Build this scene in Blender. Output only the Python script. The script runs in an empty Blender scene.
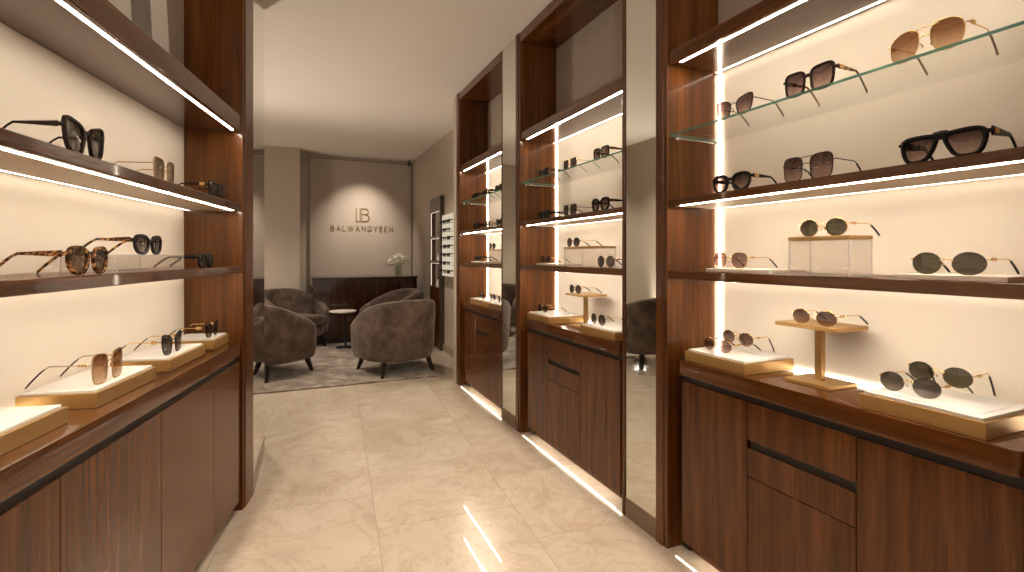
import bpy, bmesh, math, random
from mathutils import Vector, Matrix
random.seed(7)
C = bpy.context.scene.collection
PI = math.pi

# ------------------------------------------------------------------ camera
H = 1.344
cam_d = bpy.data.cameras.new('camera')
cam = bpy.data.objects.new('camera', cam_d)
C.objects.link(cam)
cam.location = (0, 0, H)
cam.rotation_euler = (PI / 2, 0, 0)
cam_d.sensor_width = 36
cam_d.lens = 36 * 500 / 1024
cam_d.shift_y = -30 / 1024
cam_d.clip_start = 0.02
bpy.context.scene.camera = cam

# ------------------------------------------------------------------ frames
# RIGHT run and lounge: local x = away from the aisle, local y = along the run
# LEFT run: local -x = away from the aisle
AR = math.atan2(0.39812, 0.91733)
AL = math.atan2(0.21486, 0.97664)
MR = Matrix.Rotation(AR, 4, 'Z')
ML = Matrix.Rotation(AL, 4, 'Z')


# ------------------------------------------------------------------ materials
def new_mat(name):
    m = bpy.data.materials.new(name)
    m.use_nodes = True
    nt = m.node_tree
    b = nt.nodes['Principled BSDF']
    return m, nt, b


def setv(b, **k):
    for n, v in k.items():
        n = n.replace('_', ' ')
        if n in b.inputs:
            if isinstance(v, tuple) and len(v) == 3:
                v = (*v, 1)
            b.inputs[n].default_value = v


def plain(name, col, rough=.5, metal=0, coat=0, **k):
    m, nt, b = new_mat(name)
    setv(b, Base_Color=col, Roughness=rough, Metallic=metal, Coat_Weight=coat, Coat_Roughness=.06, **k)
    return m


def ramp(nt, stops):
    r = nt.nodes.new('ShaderNodeValToRGB')
    e = r.color_ramp.elements
    while len(e) > 1:
        e.remove(e[-1])
    for i, (p, c) in enumerate(stops):
        x = e[0] if i == 0 else e.new(p)
        x.position = p
        x.color = (*c, 1)
    return r


def coords(nt, scale, rnd=True, rot=0):
    tc = nt.nodes.new('ShaderNodeTexCoord')
    mp = nt.nodes.new('ShaderNodeMapping')
    mp.inputs['Scale'].default_value = scale
    mp.inputs['Rotation'].default_value = (0, 0, rot)
    nt.links.new(tc.outputs['Object'], mp.inputs['Vector'])
    if rnd:
        oi = nt.nodes.new('ShaderNodeObjectInfo')
        mu = nt.nodes.new('ShaderNodeMath')
        mu.operation = 'MULTIPLY'
        mu.inputs[1].default_value = 37.0
        nt.links.new(oi.outputs['Random'], mu.inputs[0])
        cx = nt.nodes.new('ShaderNodeCombineXYZ')
        for i in range(3):
            nt.links.new(mu.outputs[0], cx.inputs[i])
        nt.links.new(cx.outputs[0], mp.inputs['Location'])
    return mp.outputs['Vector']


def noise(nt, vec, scale, detail=4, rough=.5, dist=0):
    n = nt.nodes.new('ShaderNodeTexNoise')
    n.inputs['Scale'].default_value = scale
    n.inputs['Detail'].default_value = detail
    n.inputs['Roughness'].default_value = rough
    n.inputs['Distortion'].default_value = dist
    nt.links.new(vec, n.inputs['Vector'])
    return n.outputs['Fac']


def mixc(nt, fac, a, b, mode='MIX'):
    m = nt.nodes.new('ShaderNodeMix')
    m.data_type = 'RGBA'
    m.blend_type = mode
    for sock, v in ((m.inputs[0], fac), (m.inputs[6], a), (m.inputs[7], b)):
        if isinstance(v, (int, float)):
            sock.default_value = v
        elif isinstance(v, tuple):
            sock.default_value = (*v, 1)
        else:
            nt.links.new(v, sock)
    return m.outputs[2]


def wood(name, grain, dark, mid, light, rough=.24, coat=.3):
    m, nt, b = new_mat(name)
    a, c = (26, 1.1)
    sc = {'z': (a, a, c), 'y': (a, c, a)}[grain]
    v = coords(nt, sc)
    n1 = noise(nt, v, 1.0, 5, .6, .6)
    r = ramp(nt, [(.22, dark), (.5, mid), (.80, light)])
    nt.links.new(n1, r.inputs[0])
    a, c = (150, 5)
    v2 = coords(nt, {'z': (a, a, c), 'y': (a, c, a)}[grain])
    n2 = noise(nt, v2, 1.0, 3, .6)
    r2 = ramp(nt, [(.3, (.72, .72, .72)), (.65, (1.08, 1.08, 1.08))])
    nt.links.new(n2, r2.inputs[0])
    col = mixc(nt, .8, r.outputs[0], r2.outputs[0], 'MULTIPLY')
    nt.links.new(col, b.inputs['Base Color'])
    setv(b, Roughness=rough, Coat_Weight=coat, Coat_Roughness=.04, Coat_IOR=1.4, Specular_IOR_Level=.25)
    return m


WD, WM, WL = (.042, .0125, .0030), (.098, .0315, .0066), (.170, .062, .0150)
M = {}
M['wood_v'] = wood('walnut_vertical', 'z', WD, WM, WL)
M['wood_h'] = wood('walnut_along', 'y', WD, WM, WL, .2, .6)
M['wood_deep'] = wood('deep_walnut_gloss', 'z', (.016, .0055, .0025), (.036, .0135, .006), (.062, .026, .012), .16, .6)
M['wood_dark'] = plain('dark_recess', (.012, .006, .004), .4)
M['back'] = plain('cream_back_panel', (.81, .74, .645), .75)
M['liner'] = plain('cream_liner', (.74, .66, .55), .5)  # bright reflection on the shelf underside, put into the colour
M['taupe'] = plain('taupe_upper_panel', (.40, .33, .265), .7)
M['mirror'] = plain('mirror', (.80, .81, .77), .015, 1)
M['plinth'] = plain('bronze_plinth', (.20, .135, .09), .3, .3)
M['gold'] = plain('brushed_gold', (.44, .265, .095), .36, .55)
M['goldp'] = plain('polished_gold', (.80, .56, .24), .2, 1)
M['steel'] = plain('polished_steel', (.75, .72, .68), .2, 1)
M['white'] = plain('white_acrylic', (.92, .90, .87), .25, 0, .3)
M['slab'] = plain('cream_slab', (.80, .74, .66), .35)
M['black'] = plain('black_metal', (.012, .011, .010), .4)
M['legs'] = plain('dark_wood_leg', (.016, .010, .007), .35)
M['logo'] = plain('gold_letters', (.26, .175, .065), .35, .6)
M['paper'] = plain('white_frame', (.82, .80, .77), .5)
M['base'] = plain('taupe_skirting', (.30, .24, .19), .5)


def emis(name, col, s):
    m, nt, b = new_mat(name)
    nt.nodes.remove(b)
    e = nt.nodes.new('ShaderNodeEmission')
    e.inputs[0].default_value = (*col, 1)
    e.inputs[1].default_value = s
    nt.links.new(e.outputs[0], nt.nodes['Material Output'].inputs[0])
    return m


LEDC = (1.0, .855, .665)
M['led'] = emis('led_strip', LEDC, 98)
M['led_left'] = emis('led_strip_left', LEDC, 60)
M['led_vert'] = emis('led_strip_corner', LEDC, 26)
M['led_soft'] = emis('led_strip_soft', LEDC, 13)
M['led_floor'] = emis('led_floor', LEDC, 6)
M['led_toe'] = emis('led_toe', LEDC, 16)
M['led_niche'] = emis('led_niche', LEDC, 1.2)
M['lamp'] = emis('downlight_lens', (1, .82, .6), 12)


def painted(name, c1, c2, scale, rough=.8):
    m, nt, b = new_mat(name)
    v = coords(nt, (1, 1, 1), False)
    n = noise(nt, v, scale, 3, .5)
    nt.links.new(mixc(nt, n, c1, c2), b.inputs['Base Color'])
    setv(b, Roughness=rough)
    return m


M['wall'] = painted('taupe_plaster', (.46, .39, .32), (.48, .41, .335), 2)
M['panel'] = painted('feature_fabric', (.40, .335, .28), (.42, .35, .295), 60)
M['ceil'] = painted('ceiling_paint', (.79, .735, .665), (.80, .745, .675), 1.5)


def marble():
    m, nt, b = new_mat('cream_marble')
    tc = nt.nodes.new('ShaderNodeTexCoord')
    mp = nt.nodes.new('ShaderNodeMapping')
    # tile columns run towards the lounge; x of the texture = along a column
    mp.inputs['Rotation'].default_value = (0, 0, -(PI / 2 + math.radians(19.3)))
    mp.inputs['Location'].default_value = (.30, .187, 0)
    nt.links.new(tc.outputs['Object'], mp.inputs['Vector'])
    br = nt.nodes.new('ShaderNodeTexBrick')
    br.offset = .47
    for k, v in (('Scale', 1), ('Mortar Size', .0022), ('Mortar Smooth', .1), ('Bias', 0), ('Brick Width', .71), ('Row Height', .711)):
        br.inputs[k].default_value = v
    br.inputs['Color1'].default_value = (.46, .46, .46, 1)
    br.inputs['Color2'].default_value = (.56, .56, .56, 1)
    br.inputs['Mortar'].default_value = (.5, .5, .5, 1)
    nt.links.new(mp.outputs[0], br.inputs['Vector'])
    # per tile offset of the veining
    sc = nt.nodes.new('ShaderNodeVectorMath')
    sc.operation = 'SCALE'
    sc.inputs['Scale'].default_value = 23
    nt.links.new(br.outputs['Color'], sc.inputs[0])
    ad = nt.nodes.new('ShaderNodeVectorMath')
    nt.links.new(mp.outputs[0], ad.inputs[0])
    nt.links.new(sc.outputs[0], ad.inputs[1])
    v = ad.outputs[0]
    n1 = noise(nt, v, 1.6, 8, .62, 1.2)
    r1 = ramp(nt, [(.25, (.46, .37, .285)), (.45, (.56, .465, .37)), (.62, (.61, .52, .425)), (.8, (.67, .585, .495))])
    nt.links.new(n1, r1.inputs[0])
    n2 = noise(nt, v, 2.3, 10, .68, 2.2)
    r2 = ramp(nt, [(.470, (1, 1, 1)), (.497, (.80, .73, .64)), (.505, (.80, .73, .64)), (.53, (1, 1, 1))])
    nt.links.new(n2, r2.inputs[0])
    c = mixc(nt, .5, r1.outputs[0], r2.outputs[0], 'MULTIPLY')
    c2 = mixc(nt, br.outputs['Fac'], c, (.42, .345, .265))
    tint = mixc(nt, .35, c2, br.outputs['Color'], 'OVERLAY')
    nt.links.new(tint, b.inputs['Base Color'])
    setv(b, Roughness=.2, Specular_IOR_Level=.4, Coat_Weight=.6, Coat_Roughness=.025)
    return m


M['marble'] = marble()


def velvet():
    m, nt, b = new_mat('taupe_velvet')
    v = coords(nt, (1, 1, 1))
    n = noise(nt, v, 6, 5, .6, .7)
    r = ramp(nt, [(.34, (.040, .024, .016)), (.5, (.085, .054, .039)), (.68, (.150, .102, .076))])
    nt.links.new(n, r.inputs[0])
    nt.links.new(r.outputs[0], b.inputs['Base Color'])
    setv(b, Roughness=.75, Sheen_Weight=.5, Sheen_Roughness=.4, Sheen_Tint=(.8, .68, .6))
    return m


M['velvet'] = velvet()


def rugmat():
    m, nt, b = new_mat('mottled_rug')
    v = coords(nt, (1, 1, 1), False)
    n = noise(nt, v, 5.5, 6, .62, .5)
    r = ramp(nt, [(.36, (.105, .075, .053)), (.5, (.20, .155, .118)), (.64, (.36, .295, .235))])
    nt.links.new(n, r.inputs[0])
    nt.links.new(r.outputs[0], b.inputs['Base Color'])
    n2 = noise(nt, v, 260, 2, .5)
    bp = nt.nodes.new('ShaderNodeBump')
    bp.inputs['Strength'].default_value = .5
    bp.inputs['Distance'].default_value = .004
    nt.links.new(n2, bp.inputs['Height'])
    nt.links.new(bp.outputs[0], b.inputs['Normal'])
    setv(b, Roughness=.95, Sheen_Weight=.3)
    return m


M['rug'] = rugmat()


def clear(name, tint, gloss=1.0, diffuse=None, dfac=0, base=.04, ior=1.45):
    m, nt, b = new_mat(name)
    nt.nodes.remove(b)
    t = nt.nodes.new('ShaderNodeBsdfTransparent')
    t.inputs[0].default_value = (*tint, 1)
    g = nt.nodes.new('ShaderNodeBsdfGlossy')
    g.inputs['Roughness'].default_value = .02
    lw_ = nt.nodes.new('ShaderNodeLayerWeight')
    lw_.inputs[0].default_value = .5
    pw = nt.nodes.new('ShaderNodeMath')
    pw.operation = 'POWER'
    pw.inputs[1].default_value = 5
    nt.links.new(lw_.outputs['Facing'], pw.inputs[0])
    f = nt.nodes.new('ShaderNodeMath')
    f.operation = 'MULTIPLY_ADD'
    r0 = ((ior - 1) / (ior + 1)) ** 2
    f.inputs[1].default_value = 1 - r0
    f.inputs[2].default_value = r0
    nt.links.new(pw.outputs[0], f.inputs[0])
    mu = nt.nodes.new('ShaderNodeMath')
    mu.operation = 'MULTIPLY'
    mu.inputs[1].default_value = gloss
    nt.links.new(f.outputs[0], mu.inputs[0])
    under = t.outputs[0]
    if diffuse:
        d = nt.nodes.new('ShaderNodeBsdfDiffuse')
        d.inputs[0].default_value = (*diffuse, 1)
        mx = nt.nodes.new('ShaderNodeMixShader')
        mx.inputs[0].default_value = dfac
        nt.links.new(under, mx.inputs[1])
        nt.links.new(d.outputs[0], mx.inputs[2])
        under = mx.outputs[0]
    mx = nt.nodes.new('ShaderNodeMixShader')
    nt.links.new(mu.outputs[0], mx.inputs[0])
    nt.links.new(under, mx.inputs[1])
    nt.links.new(g.outputs[0], mx.inputs[2])
    nt.links.new(mx.outputs[0], nt.nodes['Material Output'].inputs[0])
    return m, nt, t


M['glass'] = clear('shelf_glass', (.982, .988, .976), .6)[0]
M['glass_edge'] = clear('shelf_glass_edge', (.25, .50, .40), 1.0, (.16, .34, .27), .5)[0]
M['acrylic'] = clear('clear_acrylic', (.97, .95, .93), .6, (.86, .82, .78), .16)[0]
M['acrylic_edge'] = clear('acrylic_polished_edge', (.95, .93, .90), 1.0, (.92, .90, .86), .55)[0]
M['vase'] = clear('vase_glass', (.88, .90, .87), 1.0)[0]


def lens_mat(name, top, bot):
    """tinted sunglass lens; the tint of the lens itself fades from top to bottom"""
    m, nt, t = clear(name, top, .9, (.01, .008, .007), .05, ior=1.5)
    tc = nt.nodes.new('ShaderNodeTexCoord')
    sp = nt.nodes.new('ShaderNodeSeparateXYZ')
    nt.links.new(tc.outputs['Generated'], sp.inputs[0])
    r = ramp(nt, [(.05, bot), (.85, top)])
    nt.links.new(sp.outputs[2], r.inputs[0])
    nt.links.new(r.outputs[0], t.inputs[0])
    return m


LENS = {
    'brown': lens_mat('lens_brown_gradient', (.50, .33, .22), (.86, .73, .60)),
    'mauve': lens_mat('lens_mauve_gradient', (.34, .25, .25), (.72, .62, .58)),
    'grey': lens_mat('lens_grey', (.31, .29, .27), (.47, .44, .42)),
    'green': lens_mat('lens_grey_green', (.30, .285, .24), (.37, .345, .29)),
    'dark': lens_mat('lens_dark', (.24, .20, .18), (.50, .43, .37)),
    'rose': lens_mat('lens_rose', (.50, .39, .37), (.70, .58, .54)),
    'tan': lens_mat('lens_tan', (.46, .39, .30), (.60, .52, .42)),
}


def tortoise():
    m, nt, b = new_mat('tortoise_acetate')
    v = coords(nt, (1, 1, 1))
    n = noise(nt, v, 75, 3, .55, .5)
    r = ramp(nt, [(.42, (.022, .007, .003)), (.52, (.10, .036, .010)), (.60, (.42, .20, .065)), (.7, (.62, .38, .16))])
    nt.links.new(n, r.inputs[0])
    nt.links.new(r.outputs[0], b.inputs['Base Color'])
    setv(b, Roughness=.18, Specular_IOR_Level=.3)
    return m


FR = {
    'black': plain('black_acetate', (.006, .005, .005), .22, 0, 0, Specular_IOR_Level=.22),
    'brown': plain('dark_brown_acetate', (.016, .007, .004), .2, 0, 0, Specular_IOR_Level=.25),
    'tort': tortoise(),
    'gold': M['goldp'],
    'nude': plain('nude_gold_frame', (.48, .33, .20), .25, .5),
    'gun': plain('gunmetal', (.05, .042, .038), .25, .8),
}


# ------------------------------------------------------------------ mesh helpers
def obj(name, bm, mat, parent=None, smooth=None):
    bmesh.ops.recalc_face_normals(bm, faces=bm.faces)
    me = bpy.data.meshes.new(name)
    bm.to_mesh(me)
    bm.free()
    mats = mat if isinstance(mat, (list, tuple)) else [mat]
    for x in mats:
        me.materials.append(M[x] if isinstance(x, str) else x)
    if smooth is not None:
        for p in me.polygons:
            p.use_smooth = True
        me.set_sharp_from_angle(angle=math.radians(smooth))
    o = bpy.data.objects.new(name, me)
    C.objects.link(o)
    if parent:
        o.parent = parent
    return o


def add_box(bm, x0, x1, y0, y1, z0, z1, bev=0.0, seg=2):
    r = bmesh.ops.create_cube(bm, size=1)
    vs = r['verts']
    for v in vs:
        v.co = Vector(((x0 + x1) / 2 + v.co.x * (x1 - x0), (y0 + y1) / 2 + v.co.y * (y1 - y0), (z0 + z1) / 2 + v.co.z * (z1 - z0)))
    if bev > 0:
        es = list({e for v in vs for e in v.link_edges})
        bmesh.ops.bevel(bm, geom=es, offset=bev, segments=seg, affect='EDGES', profile=.5)
    return bm


def bx(*a, **k):
    return add_box(bmesh.new(), *a, **k)


def loft(bm, rings, closed_path=False, cap=True):
    """rings: lists of Vectors (same length), joined in order"""
    vv = [[bm.verts.new(p) for p in r] for r in rings]
    n = len(vv[0])
    m = len(vv)
    for i in range(m if closed_path else m - 1):
        a, b = vv[i], vv[(i + 1) % m]
        for j in range(n):
            bm.faces.new((a[j], a[(j + 1) % n], b[(j + 1) % n], b[j]))
    if cap and not closed_path:
        bm.faces.new(vv[0])
        bm.faces.new(list(reversed(vv[-1])))
    return bm


def lathe(bm, prof, cx=0, cy=0, n=24):
    rings = [[Vector((cx + r * math.cos(2 * PI * i / n), cy + r * math.sin(2 * PI * i / n), z)) for i in range(n)] for r, z in prof]
    return loft(bm, rings)


def tube(bm, pts, rad, n=8):
    pts = [Vector(p) for p in pts]
    rings = []
    for i, p in enumerate(pts):
        d = (pts[min(i + 1, len(pts) - 1)] - pts[max(i - 1, 0)]).normalized()
        up = Vector((0, 0, 1)) if abs(d.z) < .9 else Vector((1, 0, 0))
        a = d.cross(up).normalized()
        b = a.cross(d).normalized()
        r = rad[i] if isinstance(rad, (list, tuple)) else rad
        rings.append([p + a * (r * math.cos(2 * PI * k / n)) + b * (r * math.sin(2 * PI * k / n)) for k in range(n)])
    return loft(bm, rings)


def prism(bm, outline, z0, z1, bev=0):
    vb = [bm.verts.new((x, y, z0)) for x, y in outline]
    vt = [bm.verts.new((x, y, z1)) for x, y in outline]
    n = len(outline)
    bm.faces.new(list(reversed(vb)))
    bm.faces.new(vt)
    for i in range(n):
        bm.faces.new((vb[i], vb[(i + 1) % n], vt[(i + 1) % n], vt[i]))
    if bev:
        es = [e for e in bm.edges if (e.verts[0].co.z == e.verts[1].co.z)]
        bmesh.ops.bevel(bm, geom=es, offset=bev, segments=2, affect='EDGES', profile=.5)
    return bm


def rrect(x0, x1, y0, y1, r, n=6):
    out = []
    for cx, cy, a0 in ((x1 - r, y1 - r, 0), (x0 + r, y1 - r, PI / 2), (x0 + r, y0 + r, PI), (x1 - r, y0 + r, 1.5 * PI)):
        for i in range(n + 1):
            a = a0 + PI / 2 * i / n
            out.append((cx + r * math.cos(a), cy + r * math.sin(a)))
    return out


def place(o, frame, x, y, z, yaw=0.0):
    p = frame @ Vector((x, y, z))
    o.location = p
    o.rotation_euler = (0, 0, (AR if frame is MR else AL if frame is ML else 0) + yaw)


def tag(o, label, cat, group=None):
    o['label'] = label
    o['category'] = cat
    if group:
        o['group'] = group


def thing(name, label, cat, frame, x, y, z, group=None, yaw=0.0):
    o = bpy.data.objects.new(name, None)
    o.empty_display_size = .1
    C.objects.link(o)
    place(o, frame, x, y, z, yaw)
    tag(o, label, cat, group)
    return o


def struct(name, bm, mat, frame=None, smooth=None):
    o = obj(name, bm, mat, None, smooth)
    if frame is not None:
        o.rotation_euler = (0, 0, AR if frame is MR else AL)
    o['kind'] = 'structure'
    return o


# ------------------------------------------------------------------ room shell
CEIL = 3.05
bm = bmesh.new()
add_box(bm, -8, 6, -4, 13, -.06, 0)
struct('floor', bm, 'marble')
struct('ceiling', bx(-8, 6, -4, 13, CEIL, CEIL + .06), 'ceil')
struct('wall_right', bx(1.95, 2.07, -3, 9.3, 0, CEIL), 'wall', MR)
struct('wall_back', bx(-2.6, 1.95, 9.06, 9.18, 0, CEIL), 'wall', MR)
struct('wall_left', bx(-1.24, -1.12, -3, 3.34, 0, CEIL), 'wall', ML)
struct('wall_lounge_left', bx(-1.72, -1.6, 2.0, 9.1, 0, CEIL), 'wall', MR)
bm = bmesh.new()
add_box(bm, -3.5, 3.0, -2.1, -2.0, 2.85, CEIL)
add_box(bm, -3.5, 3.0, -2.1, -2.0, 0, .12)
struct('wall_front', bm, 'wall', MR)
bm = bmesh.new()
for k in range(6):
    add_box(bm, -2.2 + k * .9, -2.14 + k * .9, -2.08, -2.02, .12, 2.85)
wf = struct('window_1', bm, 'black', MR)  # unseen glazing added so world light fills the room from the front
g_ = obj('pane', bx(-3.4, 2.9, -2.055, -2.045, .12, 2.85), 'glass', wf)
struct('pillar', bx(-1.6, .075, 8.6, 9.06, 0, CEIL, bev=.004), 'wall', MR)
# feature panel with shadow gaps
struct('trim_1', bx(.23, 1.925, 9.00, 9.06, 0, 2.985), 'panel', MR)
bm = bmesh.new()
add_box(bm, .222, .23, 9.03, 9.06, 0, 3.0)
add_box(bm, 1.925, 1.932, 9.03, 9.06, 0, 3.0)
add_box(bm, .222, 1.932, 9.03, 9.06, 2.985, 3.005)
struct('trim_2', bm, 'plinth', MR)
struct('baseboard_right', bx(1.925, 1.95, 5.2, 9.06, 0, .10, bev=.003), 'base', MR)
struct('baseboard_back', bx(.075, .22, 9.04, 9.06, 0, .10), 'base', MR)
struct('baseboard_pillar', bx(-1.6, .08, 8.588, 8.6, 0, .10), 'base', MR)
# stub of wall that closes the last display bay
struct('trim_3', bx(1.57, 1.95, 5.075, 5.20, 0, CEIL, bev=.003), 'wall', MR)

# ------------------------------------------------------------------ display bays
TF, TB = 1.566, 1.878          # front / back of the right run
Z3B, Z3T, Z2B, Z2T, Z1B, Z1T = 1.240, 1.278, 1.572, 1.603, 2.222, 2.283
ZG = 1.900


def bay(fr, sg, tf, tb, y0, y1, where, zs, first=True, ctr_gap=.055, door_y=None, drawers=True, zc=(.815, .88), glass=True, vled=True, tc=None, near_gap=None):
    """one lit display bay. sg=+1: depth grows with +x. y0 near end, y1 far end."""
    z3b, z3t, z2b, z2t, z1b, z1t = zs

    def B(t0, t1, a, b, z0, z1, bev=0.0):   # box in bay-local coordinates
        xa, xb = sorted((sg * t0 - sg * tf, sg * t1 - sg * tf))
        return bx(xa, xb, a - y0, b - y0, z0, z1, bev=bev)

    def addB(bm, t0, t1, a, b, z0, z1, bev=0.0):
        xa, xb = sorted((sg * t0 - sg * tf, sg * t1 - sg * tf))
        return add_box(bm, xa, xb, a - y0, b - y0, z0, z1, bev=bev)

    P = dict(frame=fr, x=sg * tf, y=y0)
    u = thing('display_shelving', f'walnut display shelving with lit cream back panel, {where}', 'shelving', fr, sg * tf, y0, 0, 'lit walnut display bays')
    obj('side_panel', B(tf, tb, y1, y1 + .022, 0, 3.04, .002), 'wood_v', u)
    obj('side_panel', B(tf, tb, y0 - .022, y0, 0, 3.04, .002), 'wood_v', u)
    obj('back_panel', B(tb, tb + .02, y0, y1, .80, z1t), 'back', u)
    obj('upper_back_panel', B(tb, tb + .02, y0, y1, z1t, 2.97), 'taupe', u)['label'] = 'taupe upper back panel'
    obj('top_board', B(tf, tb + .02, y0, y1, 2.965, 3.04, .003), 'wood_h', u)
    g = .0015
    for zb, zt, m_ in ((z1b, z1t, 'top'), (z2b, z2t, 'mid'), (z3b, z3t, 'low')):
        s = obj('shelf', B(tf + .008, tb - g, y0 + g, y1 - g, zb, zt, .004), 'wood_h', u)
        obj('led_strip', B(tf + .030, tf + .042, y0 + .02, y1 - .05, zb - .0008, zb + .004), 'led' if sg > 0 else 'led_left', s)
        if m_ == 'mid':
            obj('underside_liner', B(tf + .046, tb - .032, y0 + .002, y1 - .002, zb - .0015, zb + .001), 'liner', s)['label'] = 'cream lined underside'  # cream sheet stands in for the back panel mirrored in glossy wood
        if m_ != 'top' or sg > 0:
            obj('led_strip', B(tb - .030, tb - .023, y0 + .02, y1 - .012, zb - .002, zb + .002), 'led_soft', s)
    if vled:
        obj('vertical_led_strip', B(tb - .008, tb - .001, y1 - .014, y1 - .006, zc[1] + .002, z1b - .004), 'led_vert', u)['label'] = 'vertical light strip in the corner'
    obj('counter_led_strip', B(tb - .008, tb - .001, y0 + .02, y1 - .03, zc[1] + .001, zc[1] + .005), 'led_soft', u)
    # worktop
    tw = tc or tf + .010
    far = y1 - ctr_gap
    near = y0 + ((near_gap or ctr_gap) if sg > 0 else 0)
    xa, xb = sorted((sg * tw, sg * (tb - .001)))
    cx, cy = (xa + xb) / 2, (near + far) / 2
    ct = obj('countertop', prism(bmesh.new(), rrect(xa - cx, xb - cx, near - cy, far - cy, .022), 0, zc[1] - zc[0], .003), 'wood_h', None, 40)
    place(ct, fr, cx, cy, zc[0])
    tag(ct, f'glossy walnut countertop with rounded corners, {where}', 'countertop', 'walnut countertops')
    # base cabinet
    td = tw + (.024 if sg > 0 else .008)
    c = thing('base_cabinet', f'glossy walnut base cabinet over a lit plinth, {where}', 'cabinet', fr, sg * tf, y0, 0, 'walnut base cabinets')
    ztop = zc[0] - .034
    obj('carcass', B(td + .02, tb - .002, near + .004, far - .004, .075, zc[0] - .001), 'wood_v', c)
    obj('shadow_gap', B(td + .012, td + .02, near + .006, far - .006, ztop - .01, zc[0] - .002), 'wood_dark', c)['label'] = 'dark groove under the countertop'
    obj('toe_kick', B(td + .06, td + .075, near, far, 0, .075), 'wood_h', c)
    obj('end_filler', B(td + .05, td + .065, far, y1 - .001, 0, zc[1] - .001), 'wood_dark', c)
    if sg > 0:
        obj('led_strip', B(td + .035, td + .047, near + .05, far - .06, .070, .0745), 'led_toe', c)
    ys = door_y
    n = len(ys) - 1
    for i in range(n):
        a, b = ys[i] + .0015, ys[i + 1] - .0015
        if drawers and i == 1:
            obj('drawer', B(td, td + .02, a, b, .637, ztop, .0015), 'wood_v', c)
            obj('finger_groove', B(td + .014, td + .02, a, b, .605, .637), 'wood_dark', c)['label'] = 'dark finger groove between drawers'
            obj('drawer', B(td, td + .02, a, b, .497, .605, .0015), 'wood_v', c)
            obj('drawer', B(td, td + .02, a, b, .06, .494, .0015), 'wood_v', c)
        else:
            obj('door', B(td, td + .02, a, b, .06, ztop, .0015), 'wood_v', c)
    if glass:
        gl = thing('glass_shelf', f'clear glass shelf with green edge on steel brackets, {where}', 'shelf', fr, sg * (tf + tb) / 2, (y0 + y1) / 2, ZG - .009, 'glass shelves')
        hw, hl = (tb - tf) / 2 - .012, (y1 - y0) / 2 - .003
        bm = bx(-hw, hw, -hl, hl, 0, .009)
        for f in bm.faces:
            f.material_index = 1 if f.normal.x < -.5 or abs(f.normal.y) > .5 else 0
        obj('glass_pane', bm, ['glass', 'glass_edge'], gl)
        for e in (-1, 1):
            bm = bmesh.new()
            yy = e * (hl - .012)
            tube(bm, [(-hw + .03, yy, -.008), (hw - .02, yy, -.008)], .0035)
            for xx in (-hw + .03, hw - .02):
                lathe(bm, [(.004, -.018), (.008, -.015), (.008, -.004), (.003, -.0005)], xx, yy, 12)
            obj('bracket', bm, 'steel', gl, 40)
    return u


ZS = (Z3B, Z3T, Z2B, Z2T, Z1B, Z1T)
BAYS = [(.585, 1.82, 'nearest the entrance on the right'), (2.166, 3.455, 'in the middle between two mirror strips'), (3.83, 4.975, 'farthest, beside the lounge')]
DY = [[.61, 1.0, 1.409, 1.80 - .036], [2.25, 2.653, 3.063, 3.40], [3.89, 4.22, 4.57, 4.915]]
for (a, b, w), dy in zip(BAYS, DY):
    ng = .018 if a < 1 else .055
    dy[0] = a + ng + .006
    bay(MR, 1, TF, TB, a, b, w, ZS, door_y=dy, near_gap=ng)
# floor light lines of the right run
for (a, b, w) in BAYS:
    o = obj('floor_light_strip', bx(-.0028, .0028, -(b - a) / 2 + .06, (b - a) / 2 - .06, .0002, .003), 'led_floor')
    place(o, MR, TF - .002, (a + b) / 2, 0)
    tag(o, f'thin warm light line along the floor before the display bay {w}', 'light strip', 'floor light lines')

LTF, LTB = .821, 1.10
LZ = (1.255, 1.292, 1.580, 1.617, 1.997, 2.084)
bay(ML, -1, LTF, LTB, -.6, 2.887, 'running along the left wall', LZ, ctr_gap=.012, door_y=[-.6, .4, .93, 1.46, 1.995, 2.50, 2.873], drawers=False, zc=(.825, .892), glass=False, vled=False, tc=.824)


def pilaster(name_where, fr, sg, tf, tb, ya, yb, post, mdir=0.0, edge=0.0):
    """ya near end, yb far end; post: width of the wooden post on the near side"""
    t = thing('mirror_pilaster', f'tall narrow mirror pilaster with walnut edge, {name_where}', 'mirror', fr, sg * tf, ya, 0, 'mirror pilasters')

    def B(t0, t1, a, b, z0, z1, bev=0.0):
        xa, xb = sorted((sg * (t0 - tf), sg * (t1 - tf)))
        return bx(xa, xb, a - ya, b - ya, z0, z1, bev=bev)
    if post:
        obj('post', B(tf - .006, tb, ya + .0235, ya + post, 0, 3.045, .005), 'wood_v', t)
    if edge:
        obj('edge_strip', B(tf - .004, tb, yb - edge, yb - .0235, 0, 3.045, .003), 'wood_v', t)
    obj('core', B(tf + .012, tb, ya + post, yb - max(edge, .0235), 0, 3.045), 'plinth', t)
    obj('plinth', B(tf, tf + .012, ya + post, yb - edge, 0, .10, .002), 'plinth', t)
    obj('mirror_panel', B(tf + .002, tf + .012, ya + post, yb - edge, .10, 3.04, .001), 'mirror', t)
    return t


pilaster('between the nearest and the middle bay', MR, 1, TF, TB + .02, 1.82, 2.166, .075, edge=.026)
pilaster('between the middle and the farthest bay', MR, 1, TF, TB + .02, 3.455, 3.83, .075)
# end post of the far bay
o = obj('end_post', bx(-.006, .33, .0235, .095, 0, 3.045, bev=.004), 'wood_v')
place(o, MR, TF, 4.975, 0)
tag(o, 'tall walnut end post closing the display bay beside the lounge', 'post')
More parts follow.
